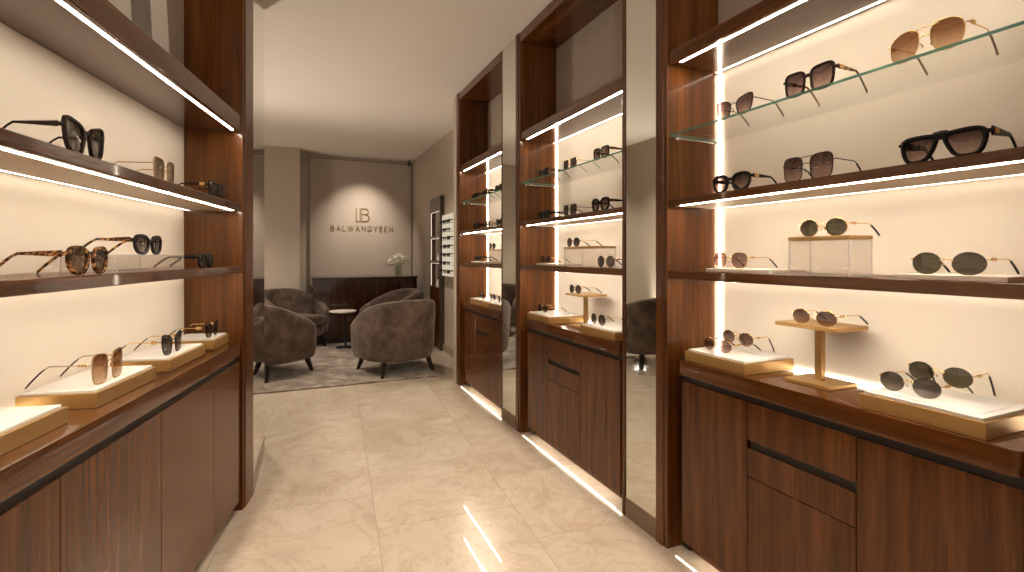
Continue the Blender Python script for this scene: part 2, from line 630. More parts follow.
# left end: post and a mirror parallel to the right-hand run
o = thing('mirror_pilaster', 'tall narrow mirror pilaster with walnut post, ending the left shelving', 'mirror', ML, -LTF, 2.887, 0, 'mirror pilasters')
obj('post', bx(-.29, .006, .0235, .17, 0, 3.045, bev=.005), 'wood_v', o)
MDX, MDY = -.115, .86
outl = [(-.29, .171), (-.003, .171), (MDX, MDY), (-.29, MDY)]
bm = prism(bmesh.new(), outl, 0, 3.045)
obj('core', bm, 'plinth', o)
n_ = Vector((MDY - .171, -(MDX + .003), 0)).normalized()
e0, e1 = Vector((-.003, .172, 0)), Vector((MDX, MDY, 0))
for nm, za, zb, mt, d in (('mirror_panel', .10, 3.04, 'mirror', .006), ('plinth', 0, .0995, 'base', .008)):
    q = [e0, e1, e1 + n_ * d, e0 + n_ * d]
    obj(nm, prism(bmesh.new(), [(p.x, p.y) for p in q], za, zb), mt, o)

# ------------------------------------------------------------------ sunglasses
def outline(kind, a, b, n=40):
    """lens outline (outward x positive = temple side), centred, half sizes a, b"""
    ex, taper, lift, top = {
        'cat': (3.2, .20, .22, .0), 'rect': (3.6, .10, .06, .0), 'square': (3.4, .07, .03, .0), 'oval': (2.05, 0, 0, 0),
        'round': (2.0, 0, 0, 0), 'hex': (2.6, .06, .0, 0), 'aviator': (2.5, .16, -.10, 0), 'panto': (2.5, .13, .06, 0), 'shield': (3.4, .17, -.02, 0)}[kind]
    pts = []
    if kind == 'shield':
        q = [(-1, .9), (-.2, 1), (.72, 1), (1, .62), (.98, -.1), (.72, -.85), (.25, -1), (-.42, -.9), (-.80, -.2), (-1, .45)]
        for _ in range(2):
            q = [p for u, w in zip(q, q[1:] + q[:1]) for p in ((u[0] * .75 + w[0] * .25, u[1] * .75 + w[1] * .25), (u[0] * .25 + w[0] * .75, u[1] * .25 + w[1] * .75))]
        q.reverse()
        mx, mz = max(abs(p[0]) for p in q), max(abs(p[1]) for p in q)
        return [(x * a / mx, z * b / mz) for x, z in q]
    for i in range(n):
        t = 2 * PI * i / n
        c, s = math.cos(t), math.sin(t)
        x = a * math.copysign(abs(c) ** (2 / ex), c)
        z = b * math.copysign(abs(s) ** (2 / ex), s)
        if kind == 'aviator':
            # teardrop: lower outer corner hangs down, inner side cut away
            x *= 1 + .10 * (z / b) - (.10 if x < 0 and z < 0 else 0) * abs(x / a) * abs(z / b)
        else:
            x *= 1 + taper * (z / b)
        z += lift * b * (x / a) * (1 if z > 0 else .5)
        pts.append((x, z))
    mx, mz = max(abs(p[0]) for p in pts), [p[1] for p in pts]
    k = a / mx
    zm, zr = (max(mz) + min(mz)) / 2, (max(mz) - min(mz)) / 2
    return [(x * k, (z - zm) * b / zr) for x, z in pts]


ST = {  # kind, frame thickness, depth, bridge style, temple style
    'cateye': ('cat', .0075, .009, 'acetate'), 'bigcat': ('cat', .008, .010, 'acetate'), 'chunky': ('rect', .0095, .011, 'acetate'), 'slimrect': ('rect', .0032, .004, 'metal'),
    'rect': ('rect', .0065, .008, 'acetate'), 'pantoac': ('panto', .0095, .010, 'acetate'), 'aviator': ('aviator', .0022, .0025, 'double'),
    'navigator': ('square', .0026, .003, 'double'), 'oval': ('oval', .0018, .0022, 'metal'), 'rimless': ('oval', .0, .0, 'metal'), 'round': ('round', .0024, .003, 'metal'),
    'hex': ('hex', .0022, .0026, 'metal'), 'shield': ('shield', .0090, .014, 'shield'), 'fine': ('cat', .0040, .0045, 'metal')}


def glasses(label, group, fr, sg, t, s, z, W, Hh, style, frame='black', lens='dark', temple=None, tip=None, emblem=None, yaw=0.0, lift=0.0, tl=None):
    # lift: the lenses rest on another pair's temples, this pair's own tips still reach the tray
    root = thing('sunglasses', label, 'sunglasses', fr, sg * t, s, z + .0006 + lift, group, yaw)
    kind, rw, dd, br = ST[style]
    metal = br in ('metal', 'double')
    lw = W * (.43 if metal else .455) / 2
    if style == 'shield':
        lw = W * .475 / 2
    if kind in ('round', 'oval', 'hex') and style != 'rimless':
        lw = min(lw, Hh * (.60 if kind == 'round' else .70))
    cxx = W / 2 - lw
    lh = Hh / 2
    zc = lh
    wrap = .035 * W

    def V(w, d, zz):                       # width, depth behind the lens plane, height
        return Vector((sg * (d + wrap * (2 * w / W) ** 2), w, zz))

    fm = bmesh.new()
    for e in (-1, 1):
        o2 = outline(kind, lw, lh)
        n = len(o2)
        if rw > 0:
            rings = []
            for i, (x, zz) in enumerate(o2):
                p0, p1 = o2[i - 1], o2[(i + 1) % n]
                tx, tz = p1[0] - p0[0], p1[1] - p0[1]
                L_ = math.hypot(tx, tz) or 1
                nx, nz = tz / L_, -tx / L_
                k = rw * (1 + (.35 * max(0, zz / lh) if not metal else 0))
                h = dd / 2
                sec = [(0, -h * .7), (-k * .2, -h), (-k * .8, -h), (-k, -h * .6), (-k, h * .6), (-k * .8, h), (-k * .2, h), (0, h * .7)]
                rings.append([V(e * (cxx + x + nx * q), dq, zc + zz + nz * q) for q, dq in sec])
            loft(fm, rings, closed_path=True)
        # lens
        lm = bmesh.new()
        ins = max(rw * .55, 0)
        li = [(x * (1 - ins / lw), zz * (1 - ins / lh)) for x, zz in o2]
        th = .0018 if rw else .0026
        R = []
        for dv in (-th / 2, th / 2):
            for f in ((.0, .5, 1.0) if dv < 0 else (1.0, .5, .0)):
                R.append((f, dv))
        rings = []
        for f, dv in R:
            ff = max(f, .02)
            rings.append([V(e * (cxx + x * ff), dv - .0035 * (1 - ff * ff), zc + zz * ff) for x, zz in li])
        loft(lm, rings)
        obj('lens', lm, LENS[lens], root, 50)
    # bridge
    g = cxx - lw                            # half gap
    def arc(z0, rise, r, half, rz=1.0, nseg=8):
        rr = []
        for i in range(nseg + 1):
            q = -1 + 2 * i / nseg
            p = V(q * half, -.001, zc + z0 + rise * (1 - q * q))
            rr.append([p + Vector((sg * r * .8 * math.cos(a), 0, r * rz * math.sin(a))) for a in [2 * PI * k / 8 for k in range(8)]])
        loft(fm, rr)
    if br == 'acetate':
        arc(lh * .30, lh * .10, .0045, g + rw * .9, 1.5)
    elif br == 'shield':
        arc(lh * .72, lh * .04, .0085, g + rw * 1.3, 1.5)
    elif br == 'double':
        arc(lh * .25, lh * .12, .0016, g + rw)
        arc(lh * .82, lh * .04, .0015, g + lw * .55)
    else:
        arc(lh * .22, lh * .18, .0017, g + (rw if rw else .004))
    if metal:                               # nose pads
        for e in (-1, 1):
            tube(fm, [V(e * (g + .001), .002, zc + .0), V(e * (g - .002), .010, zc - lh * .15), V(e * (g - .003), .011, zc - lh * .3)], [.0009, .0016, .0022], 6)
    zh = zc + lh * (.45 if not metal else .38)
    if style == 'shield':
        zh = zc + lh * .55
    for e in (-1, 1):                       # end pieces
        if metal:
            tube(fm, [V(e * (W / 2 - .001), 0, zh - .002), V(e * (W / 2 + .004), .001, zh), V(e * (W / 2 + .006), .008, zh)], .0017, 6)
        else:
            tube(fm, [V(e * (W / 2 - .004), 0, zh), V(e * (W / 2 + .003), .002, zh), V(e * (W / 2 + .004), .009, zh)], [.006, .006, .005], 8)
    obj('frame', fm, FR[frame], root, 45)
    # temples
    tl = tl or (.165 if W > .15 else .15)
    tm = temple or frame
    for e in (-1, 1):
        path = []
        for q in (0, .12, .3, .5, .62, .70, .78, .87, .94, 1.0):
            bend = max(0, (q - .62) / .38)
            zz = (zh + lift) * (1 - bend ** 1.25) + .004 * bend - lift
            d = .008 + tl * q
            path.append((q, V(e * (W / 2 + .004), d, zz) - Vector((sg * wrap * 0, e * .010 * q, 0))))
        if metal:
            hh = lambda q: .0016
            ww = .0013
        else:
            big = {'shield': .013, 'chunky': .010, 'pantoac': .009, 'bigcat': .0075}.get(style, .0080)
            hh = lambda q: big * (1 - .60 * min(1, q / .60)) + (.0014 if q > .75 else 0)
            ww = .0022
        def sect(p, q, h=None, w=None):
            h = h or hh(q)
            w = w or ww
            return [p + Vector((0, w * a, h * b)) for a, b in ((-1, -.7), (-.6, -1), (.6, -1), (1, -.7), (1, .7), (.6, 1), (-.6, 1), (-1, .7))]
        tb_ = bmesh.new()
        if metal:
            loft(tb_, [sect(p, q) for q, p in path[:7]])
            to = obj('temple', tb_, FR[tm], root, 50)
            ti = bmesh.new()
            loft(ti, [sect(p, q, h, .0024) for (q, p), h in zip(path[5:], (.0024, .0030, .0034, .0036, .0030))])
            obj('temple_tip', ti, FR[tip or 'brown'], to, 50)
        else:
            loft(tb_, [sect(p, q) for q, p in path])
            to = obj('temple', tb_, FR[tm], root, 50)
        if emblem:
            em = bmesh.new()
            p0 = V(e * (W / 2 + .004), .013, zh)
            off = e * (ww + .0008)
            if emblem == 'links':
                for k in range(3):
                    rr = []
                    for i in range(12):
                        a = 2 * PI * i / 12
                        cpt = p0 + Vector((sg * (k * .008 + .0052 * math.cos(a)), off - e * .0015, .0036 * math.sin(a)))
                        rad = Vector((sg * math.cos(a), 0, math.sin(a)))
                        rr.append([cpt + rad * (.0013 * math.cos(b)) + Vector((0, .0013 * math.sin(b), 0)) for b in [2 * PI * j / 6 for j in range(6)]])
                    loft(em, rr, closed_path=True)
            else:                           # plate with two raised bars
                L_ = .022
                xs = sorted((p0.x, p0.x + sg * L_))
                add_box(em, xs[0], xs[1], p0.y + off - .0006, p0.y + off + .0006, p0.z - .0070, p0.z + .0070, .0005, 1)
                for k in (.25, .6):
                    xq = p0.x + sg * L_ * k
                    add_box(em, xq - .0012, xq + .0012, p0.y + off - .0014, p0.y + off + .0014, p0.z - .0052, p0.z + .0052)
            obj('hinge_emblem', em, M['goldp'], to)['label'] = 'gold emblem at the hinge'
    return root


# ------------------------------------------------------------------ display props
def tray(label, fr, sg, t0, t1, y0, y1, z, hb=.044, inset=.010):
    x0, x1 = sorted((sg * t0, sg * t1))
    cx, cy = (x0 + x1) / 2, (y0 + y1) / 2
    r = thing('display_tray', label, 'tray', fr, cx, cy, z + .0005, 'gold edged display trays')
    hx, hy = (x1 - x0) / 2, (y1 - y0) / 2
    obj('gold_base', bx(-hx, hx, -hy, hy, 0, hb, bev=.0015), 'gold', r)
    bm = bx(-hx + inset, hx - inset, -hy + inset, hy - inset, hb, hb + .008, bev=.001)
    w = obj('white_top', bm, 'white', r)
    obj('inlay', bx(-hx + .03, hx - .03, -hy + .03, hy - .03, hb + .008, hb + .009), 'white', w)
    return z + hb + .009


def riser(label, fr, sg, t0, t1, y0, y1, z, h, gold=True):
    x0, x1 = sorted((sg * t0, sg * t1))
    cx, cy = (x0 + x1) / 2, (y0 + y1) / 2
    r = thing('acrylic_riser', label, 'riser', fr, cx, cy, z + .0005, 'clear acrylic risers')
    hx, hy = (x1 - x0) / 2, (y1 - y0) / 2
    zt = h - (.012 if gold else 0)
    bm = bx(-hx, hx, -hy, hy, 0, zt - .0005)
    obj('acrylic_block', bm, 'acrylic', r)
    bm = bmesh.new()
    for a in (-1, 1):
        for b in (-1, 1):
            add_box(bm, a * hx - .002, a * hx + .002, b * hy - .002, b * hy + .002, 0, zt - .0005)
    for a in (-1, 1):
        add_box(bm, a * hx - .002, a * hx + .002, -hy, hy, 0, .003)
        add_box(bm, -hx, hx, a * hy - .002, a * hy + .002, 0, .003)
    obj('polished_edge', bm, 'acrylic_edge', r)
    if gold:
        obj('gold_top', bx(-hx - .003, hx + .003, -hy - .003, hy + .003, zt, h, bev=.001), 'gold', r)['label'] = 'gold top plate'
    else:
        obj('acrylic_top', bx(-hx - .004, hx + .004, -hy - .004, hy + .004, zt, h + .006, bev=.001), 'acrylic_edge', r)
    return z + h + (0 if gold else .006)


def tstand(label, fr, sg, t, y, z, ztop, bw=.155, bl=.17, pw=.17, pl=.235):
    r = thing('display_stand', label, 'stand', fr, sg * t, y, z + .0005, 'gold T-shaped stands')
    h = ztop - z
    obj('base_plate', bx(-bw / 2, bw / 2, -bl / 2, bl / 2, 0, .012, bev=.001), 'gold', r)
    obj('post', bx(-.011, .011, -.013, .013, .012, h - .014, bev=.001), 'gold', r)
    obj('top_plate', bx(-pw / 2, pw / 2, -pl / 2, pl / 2, h - .014, h, bev=.001), 'gold', r)
    return ztop


def slab(label, fr, sg, t0, t1, y0, y1, z, h=.014):
    x0, x1 = sorted((sg * t0, sg * t1))
    cx, cy = (x0 + x1) / 2, (y0 + y1) / 2
    o = obj('display_slab', bx(-(x1 - x0) / 2, (x1 - x0) / 2, -(y1 - y0) / 2, (y1 - y0) / 2, 0, h, bev=.0015), 'slab')
    place(o, fr, cx, cy, z + .0005)
    tag(o, label, 'slab', 'low cream display slabs')
    return z + h


R1 = (MR, 1)
L1 = (ML, -1)
ZC = .88
# --- nearest bay
G1, G2, G3, GC = 'sunglasses on the glass shelves', 'sunglasses on the middle walnut shelves', 'sunglasses on the low walnut shelves', 'sunglasses on the counters'
glasses('slim cat-eye brown gradient sunglasses, farthest on the nearest glass shelf', G1, *R1, 1.610, 1.483, ZG, .177, .079, 'fine', 'brown', 'mauve', 'gun', 'brown')
glasses('thick dark tortoise sunglasses with gold plates, central on the nearest glass shelf', G1, *R1, 1.610, 1.167, ZG, .181, .088, 'rect', 'brown', 'mauve', 'tort', emblem='plate')
glasses('gold aviator sunglasses with brown gradient lenses on the nearest glass shelf', G1, *R1, 1.612, .822, ZG, .181, .088, 'aviator', 'gold', 'brown', 'gold', 'nude', emblem='plate')
glasses('chunky black sunglasses at the far end of the nearest middle shelf', G2, *R1, 1.62, 1.509, Z2T, .190, .076, 'pantoac', 'black', 'mauve', emblem='plate')
glasses('square navigator sunglasses with double bridge on the nearest middle shelf', G2, *R1, 1.62, 1.180, Z2T, .182, .090, 'navigator', 'gun', 'mauve', 'gun', 'brown')
glasses('black flat-top mask sunglasses with gold hinge plate on the nearest middle shelf', G2, *R1, 1.62, .788, Z2T, .200, .080, 'shield', 'black', 'mauve', emblem='plate')
z = slab('low cream slab under hexagonal sunglasses in the nearest bay', *R1, 1.60, 1.80, 1.31, 1.62, Z3T)
glasses('hexagonal gold sunglasses with mauve lenses on a cream slab, nearest low shelf', G3, *R1, 1.64, 1.533, z, .173, .066, 'hex', 'gold', 'rose', 'gold', 'black', emblem='links')
z = riser('large clear acrylic riser with gold top in the nearest bay', *R1, 1.615, 1.725, 1.030, 1.240, Z3T, .132)
glasses('oval grey-green sunglasses on the large gold-topped acrylic riser', G3, *R1, 1.64, 1.138, z, .167, .060, 'oval', 'gold', 'green', 'gold', 'black', emblem='links')
z = slab('low cream slab under oval rimless sunglasses in the nearest bay', *R1, 1.60, 1.80, .640, .885, Z3T)
glasses('oval rimless dark sunglasses with gold links on a cream slab, nearest low shelf', G3, *R1, 1.63, .779, z, .169, .062, 'rimless', 'gold', 'green', 'gold', 'black', emblem='links')
zt = tray('gold edged white tray at the far end of the nearest counter', *R1, 1.592, 1.868, 1.414, 1.735, ZC)
glasses('small rose oval sunglasses, front pair on the far tray of the nearest counter', GC, *R1, 1.660, 1.620, zt, .155, .056, 'oval', 'gold', 'rose', 'gold', 'black', emblem='links')
glasses('oval mauve sunglasses, rear pair on the far tray of the nearest counter', GC, *R1, 1.735, 1.580, zt, .159, .058, 'oval', 'gold', 'mauve', 'gold', 'black', emblem='links', lift=.030, tl=.12)
zs = tstand('gold T-shaped stand between two trays on the nearest counter', *R1, 1.755, 1.225, ZC, 1.098)
glasses('oval brown-grey sunglasses on the gold stand of the nearest counter', GC, *R1, 1.690, 1.205, zs, .165, .055, 'oval', 'gold', 'mauve', 'gold', 'black', emblem='links')
zt = tray('large gold edged white tray at the near end of the nearest counter', *R1, 1.588, 1.868, .676, .985, ZC)
glasses('oval rimless grey sunglasses, front pair on the near tray of the nearest counter', GC, *R1, 1.668, .892, zt, .160, .058, 'rimless', 'gold', 'grey', 'gold', 'black', emblem='links')
glasses('oval rimless green-grey sunglasses, rear pair on the near tray of the nearest counter', GC, *R1, 1.742, .853, zt, .160, .058, 'rimless', 'gold', 'green', 'gold', 'black', emblem='links', lift=.032, tl=.12)
# --- middle bay
glasses('small dark sunglasses, farthest on the middle bay glass shelf', G1, *R1, 1.61, 3.160, ZG, .156, .062, 'rect', 'brown', 'dark')
glasses('gold rimmed brown sunglasses, central on the middle bay glass shelf', G1, *R1, 1.61, 2.788, ZG, .165, .066, 'navigator', 'gold', 'dark', 'gold', 'nude')
glasses('thick dark sunglasses with gold plates, nearest on the middle bay glass shelf', G1, *R1, 1.61, 2.432, ZG, .155, .070, 'rect', 'brown', 'mauve', 'tort', emblem='plate')
glasses('chunky black sunglasses, farthest on the middle bay central shelf', G2, *R1, 1.62, 3.172, Z2T, .172, .062, 'chunky', 'black', 'dark')
glasses('thin rimmed grey sunglasses, central on the middle bay central shelf', G2, *R1, 1.62, 2.806, Z2T, .166, .072, 'navigator', 'gun', 'grey', 'gun', 'brown')
glasses('large black sunglasses, nearest on the middle bay central shelf', G2, *R1, 1.62, 2.455, Z2T, .178, .078, 'pantoac', 'black', 'mauve', emblem='plate')
z = slab('low cream slab under round sunglasses in the middle bay', *R1, 1.60, 1.80, 2.93, 3.24, Z3T)
glasses('small round black sunglasses on a cream slab, middle bay low shelf', G3, *R1, 1.63, 3.165, z, .142, .056, 'round', 'black', 'dark', 'gold', 'black')
z = riser('clear acrylic riser with gold top in the middle bay', *R1, 1.615, 1.75, 2.487, 2.860, Z3T, .124)
glasses('round dark sunglasses on the gold-topped riser of the middle bay', G3, *R1, 1.64, 2.797, z, .155, .060, 'round', 'gun', 'dark', 'gold', 'black')
glasses('large round dark sunglasses, nearest on the middle bay low shelf', G3, *R1, 1.62, 2.400, Z3T, .165, .068, 'round', 'gun', 'grey', 'gold', 'black', emblem='links')
zt = tray('gold edged white tray at the far end of the middle counter', *R1, 1.585, 1.87, 3.02, 3.362, ZC)
glasses('small round sunglasses on the far tray of the middle counter', GC, *R1, 1.66, 3.27, zt, .146, .056, 'round', 'gun', 'dark', 'gold', 'black')
zs = tstand('gold T-shaped stand between two trays on the middle counter', *R1, 1.74, 2.80, ZC, 1.098)
glasses('round dark sunglasses on the gold stand of the middle counter', GC, *R1, 1.68, 2.84, zs, .145, .058, 'round', 'gun', 'dark', 'gold', 'black')
zt = tray('gold edged white tray at the near end of the middle counter', *R1, 1.588, 1.87, 2.26, 2.625, ZC)
glasses('round grey sunglasses on the near tray of the middle counter', GC, *R1, 1.65, 2.525, zt, .150, .066, 'round', 'gun', 'grey', 'gold', 'black', emblem='links')
# --- farthest bay
for (y, st, f, l, nm) in ((4.617, 'rect', 'black', 'dark', 'farthest'), (4.330, 'chunky', 'black', 'dark', 'central'), (4.004, 'pantoac', 'black', 'dark', 'nearest')):
    glasses(f'small dark sunglasses, {nm} on the glass shelf beside the lounge', G1, *R1, 1.61, y, ZG, .165, .060, st, f, l)
for (y, st, f, l, nm) in ((4.617, 'chunky', 'black', 'dark', 'farthest'), (4.330, 'navigator', 'gun', 'grey', 'central'), (4.004, 'pantoac', 'black', 'dark', 'nearest')):
    glasses(f'small dark sunglasses, {nm} on the central shelf beside the lounge', G2, *R1, 1.62, y, Z2T, .165, .064, st, f, l)
z = slab('low cream slab in the bay beside the lounge', *R1, 1.60, 1.80, 4.34, 4.70, Z3T)
glasses('small black sunglasses on a cream slab in the bay beside the lounge', G3, *R1, 1.63, 4.60, z, .17, .055, 'chunky', 'black', 'dark')
z = riser('clear acrylic riser with gold top in the bay beside the lounge', *R1, 1.615, 1.79, 3.97, 4.29, Z3T, .124)
glasses('small round sunglasses on the riser in the bay beside the lounge', G3, *R1, 1.63, 4.21, z, .15, .058, 'round', 'black', 'dark', 'gold', 'black')
glasses('round black sunglasses nearest on the low shelf beside the lounge', G3, *R1, 1.62, 3.895, Z3T, .12, .062, 'round', 'black', 'dark', 'gold', 'black')
zt = tray('gold edged white tray at the far end of the counter beside the lounge', *R1, 1.585, 1.87, 4.28, 4.70, ZC)
glasses('small dark sunglasses on the far tray of the counter beside the lounge', GC, *R1, 1.66, 4.56, zt, .15, .056, 'round', 'gun', 'dark', 'gold', 'black')
glasses('small rose sunglasses behind the near tray of the counter beside the lounge', GC, *R1, 1.70, 4.37, zt, .12, .056, 'round', 'gun', 'grey', 'gold', 'black')
zt = tray('gold edged white tray at the near end of the counter beside the lounge', *R1, 1.588, 1.87, 3.89, 4.20, ZC)
glasses('small grey sunglasses on the near tray of the counter beside the lounge', GC, *R1, 1.65, 4.05, zt, .135, .062, 'round', 'gun', 'grey', 'gold', 'black')
# --- left run
GL = 'sunglasses on the left shelving'
glasses('large dark brown cat-eye sunglasses on the upper left shelf', GL, *L1, .862, 1.622, LZ[3], .180, .100, 'bigcat', 'brown', 'grey')
glasses('gold rectangular sunglasses with pale lenses, central on the upper left shelf', GL, *L1, .86, 2.097, LZ[3], .165, .085, 'slimrect', 'nude', 'tan', 'gold', 'nude')
glasses('small dark sunglasses at the far end of the upper left shelf', GL, *L1, .86, 2.630, LZ[3], .185, .078, 'rect', 'brown', 'dark', 'brown', emblem='plate')
glasses('bold tortoiseshell sunglasses on the low left shelf', GL, *L1, .862, 1.640, LZ[1], .185, .080, 'pantoac', 'tort', 'tan')
z = riser('frosted clear acrylic block under sunglasses on the low left shelf', *L1, .87, 1.02, 1.79, 2.27, LZ[1], .050, gold=False)
glasses('black sunglasses with tortoise temples on the clear acrylic block', GL, *L1, .888, 2.043, z, .195, .072, 'pantoac', 'black', 'grey', 'tort')
glasses('small black sunglasses at the far end of the low left shelf', GL, *L1, .86, 2.50, LZ[1], .165, .066, 'chunky', 'black', 'dark', 'black')
ZL = .892
TL = [(1.13, 1.585, 'nearest the camera and empty', None), (1.716, 2.085, 'second from the near end', 0), (2.195, 2.555, 'third from the near end', 1), (2.665, 2.875, 'at the far end by the walnut post', 2)]
GLS = [('rectangular gold sunglasses with brown gradient lenses on the second left tray', 1.842, .168, .096, 'slimrect', 'nude', 'brown', 'nude', 'brown', 'links'),
       ('rectangular dark sunglasses with gold temples on the third left tray', 2.30, .175, .086, 'fine', 'gun', 'grey', 'gold', 'black', 'plate'),
       ('rectangular dark sunglasses on the tray by the left walnut post', 2.735, .165, .078, 'fine', 'gun', 'mauve', 'gold', 'black', 'plate')]
for a, b, nm, k in TL:
    zt = tray(f'gold edged white tray on the left counter, {nm}', *L1, .885, 1.09, a, b, ZL)
    if k is not None:
        g = GLS[k]
        glasses(g[0], GL, *L1, .915, g[1], zt, g[2], g[3], g[4], g[5], g[6], g[7], g[8], g[9])

# framed pictures on the left top shelf
def picture(label, y0, y1, h, mat_frame, art, border, lean=.05):
    r = thing('picture_frame', label, 'picture', ML, -(LTB - .075), (y0 + y1) / 2, LZ[5] + .001)
    w = (y1 - y0) / 2
    bm = bmesh.new()
    add_box(bm, -.012, .012, -w, w, 0, h, .002)
    f = obj('frame', bm, mat_frame, r)
    a = obj('picture', bx(.0125, .014, -w + border, w - border, border, h - border), art, r)
    for q in (f, a):
        q.rotation_euler = (0, -lean, 0)
    return r


def artmat(name, c1, c2, sc):
    m, nt, b = new_mat(name)
    v = coords(nt, (1, 1.2, .6))
    n = noise(nt, v, sc, 6, .6, .8)
    r = ramp(nt, [(.35, c1), (.65, c2)])
    nt.links.new(n, r.inputs[0])
    nt.links.new(r.outputs[0], b.inputs['Base Color'])
    setv(b, Roughness=.3)
    return m


picture('white framed grey abstract picture leaning on the left top shelf', 2.04, 2.53, .70, 'paper', artmat('grey_print', (.10, .09, .085), (.24, .22, .20), 5), .165)
picture('dark framed picture leaning beside the white one on the left top shelf', 1.60, 2.01, .58, 'black', artmat('dark_print', (.02, .025, .03), (.09, .10, .11), 6), .05)

# ------------------------------------------------------------------ lounge
bm = prism(bmesh.new(), rrect(-1.24, 1.24, -1.29, 1.29, .02), 0, .014, .004)
o = obj('area_rug', bm, 'rug')
place(o, MR, .235, 6.72, .0005)
tag(o, 'large mottled taupe rug under the lounge chairs', 'rug')


def armchair(label, wx, wy, face):
    """tub chair; faces local +y"""
    r = bpy.data.objects.new('armchair', None)
    C.objects.link(r)
    r.location = (wx, wy, .0145)
    r.rotation_euler = (0, 0, math.atan2(face[1], face[0]) - PI / 2)
    tag(r, label, 'armchair', 'velvet tub chairs')
    # plan path of the shell centre line
    path = []
    RX, RY, FY = .375, .36, .30
    for i in range(4):
        path.append((-RX + .012 * (1 - i / 3), FY - (FY + .02) * i / 4))
    for i in range(17):
        a = PI + PI * i / 16
        ca, sa = math.cos(a), math.sin(a)
        path.append((RX * math.copysign(abs(ca) ** .86, ca), -.02 + RY * math.copysign(abs(sa) ** .86, sa)))
    for i in range(4):
        path.append((RX - .012 * (i / 3), -.02 + (FY + .02) * (i + 1) / 4))
    n = len(path)
    rings = []
    for i, (x, y) in enumerate(path):
        p0, p1 = path[max(0, i - 1)], path[min(n - 1, i + 1)]
        tx, ty = p1[0] - p0[0], p1[1] - p0[1]
        L_ = math.hypot(tx, ty)
        nx, ny = ty / L_, -tx / L_                       # outward
        if nx * x + ny * (y - .1) < 0:
            nx, ny = -nx, -ny
        # height: back high, arms fall towards the front
        q = (y + .38) / (.68)
        q = max(0, min(1, q))
        zt = .845 - .30 * (q ** 1.35)
        th = .050
        zb = .165
        def P(o_, z):
            fl = .030 * ((z - zb) / .68)                 # slight outward flare
            return Vector((x + nx * (o_ + fl), y + ny * (o_ + fl), z))
        rings.append([P(th - .035, zb), P(th - .010, zb + .012), P(th, zb + .10), P(th, zb + (zt - zb) * .6), P(th, zt - .04), P(th - .012, zt - .010), P(0, zt), P(-th + .012, zt - .012), P(-th, zt - .045), P(-th, zt * .6 + .10), P(-th, .30), P(-th + .02, zb)])
    bm = bmesh.new()
    loft(bm, rings)
    s = obj('shell', bm, 'velvet', r, 60)
    m = s.modifiers.new('s', 'SUBSURF')
    m.levels = m.render_levels = 1
    base = prism(bmesh.new(), rrect(-.335, .335, -.33, .335, .12), .165, .325, .02)
    obj('seat_base', base, 'velvet', r, 50)
    cu = prism(bmesh.new(), rrect(-.318, .318, -.31, .36, .10), .328, .455, .035)
    obj('seat_cushion', cu, 'velvet', r, 60)
    for sx in (-1, 1):
        for sy in (-1, 1):
            x, y = sx * .275, sy * .265
            bm = bmesh.new()
            rr = []
            for z_, k, w in ((.17, 1.0, .024), (.08, 1.08, .020), (0, 1.16, .014)):
                rr.append([Vector((x * k + w * a, y * k + w * b, z_)) for a, b in ((-1, -1), (1, -1), (1, 1), (-1, 1))])
            loft(bm, rr)
            obj('leg', bm, 'legs', r)
    return r


armchair('taupe velvet tub chair seen from behind at the front right of the rug', -1.37, 5.86, (-.66, .75))
armchair('taupe velvet tub chair half hidden by the left mirror, at the front of the rug', -2.74, 5.66, (.42, .90))
armchair('taupe velvet tub chair before the pillar, seat turned to the round table', -3.20, 7.30, (.86, -.5))
armchair('taupe velvet tub chair close to the sideboard, behind the front right one', -1.80, 7.28, (-.80, -.60))

p_ = MR @ Vector((-.86, 5.12, 0))
armchair('taupe velvet tub chair seen only as a reflection in the tall mirror strip', p_.x, p_.y, (-.25, .97))

t = bpy.data.objects.new('side_table', None)
C.objects.link(t)
t.location = (-2.46, 7.27, .0145)
tag(t, 'small round side table with pale top between the lounge chairs', 'table')
TOPZ = .535
obj('table_top', lathe(bmesh.new(), [(.05, TOPZ - .024), (.175, TOPZ - .022), (.19, TOPZ - .010), (.19, TOPZ), (.06, TOPZ + .001)], 0, 0, 32), 'slab', t, 40)['label'] = 'pale stone table top'
obj('pole', lathe(bmesh.new(), [(.019, .012), (.016, .03), (.016, TOPZ - .03), (.03, TOPZ - .0245)], .04, 0, 16), 'black', t, 40)
obj('base_disc', lathe(bmesh.new(), [(.135, 0), (.14, .004), (.135, .011), (.02, .013)], .04, 0, 32), 'black', t, 40)

# sideboard against the feature panel
sb = thing('sideboard', 'long glossy dark walnut sideboard below the gold letters', 'cabinet', MR, 1.04, 8.11, 0)
W2 = .79
obj('carcass', bx(-W2, W2, .02, .82, .08, .985, bev=.003), 'wood_deep', sb)
obj('top', bx(-W2 - .012, W2 + .012, -.004, .83, .985, 1.016, bev=.004), 'wood_deep', sb)
obj('plinth', bx(-W2 + .02, W2 - .02, .05, .80, 0, .08), 'wood_dark', sb)
for i in range(4):
    a = -W2 + i * (2 * W2 / 4)
    d = obj('door', bx(a + .003, a + 2 * W2 / 4 - .003, 0, .0195, .085, .98, bev=.002), 'wood_deep', sb)
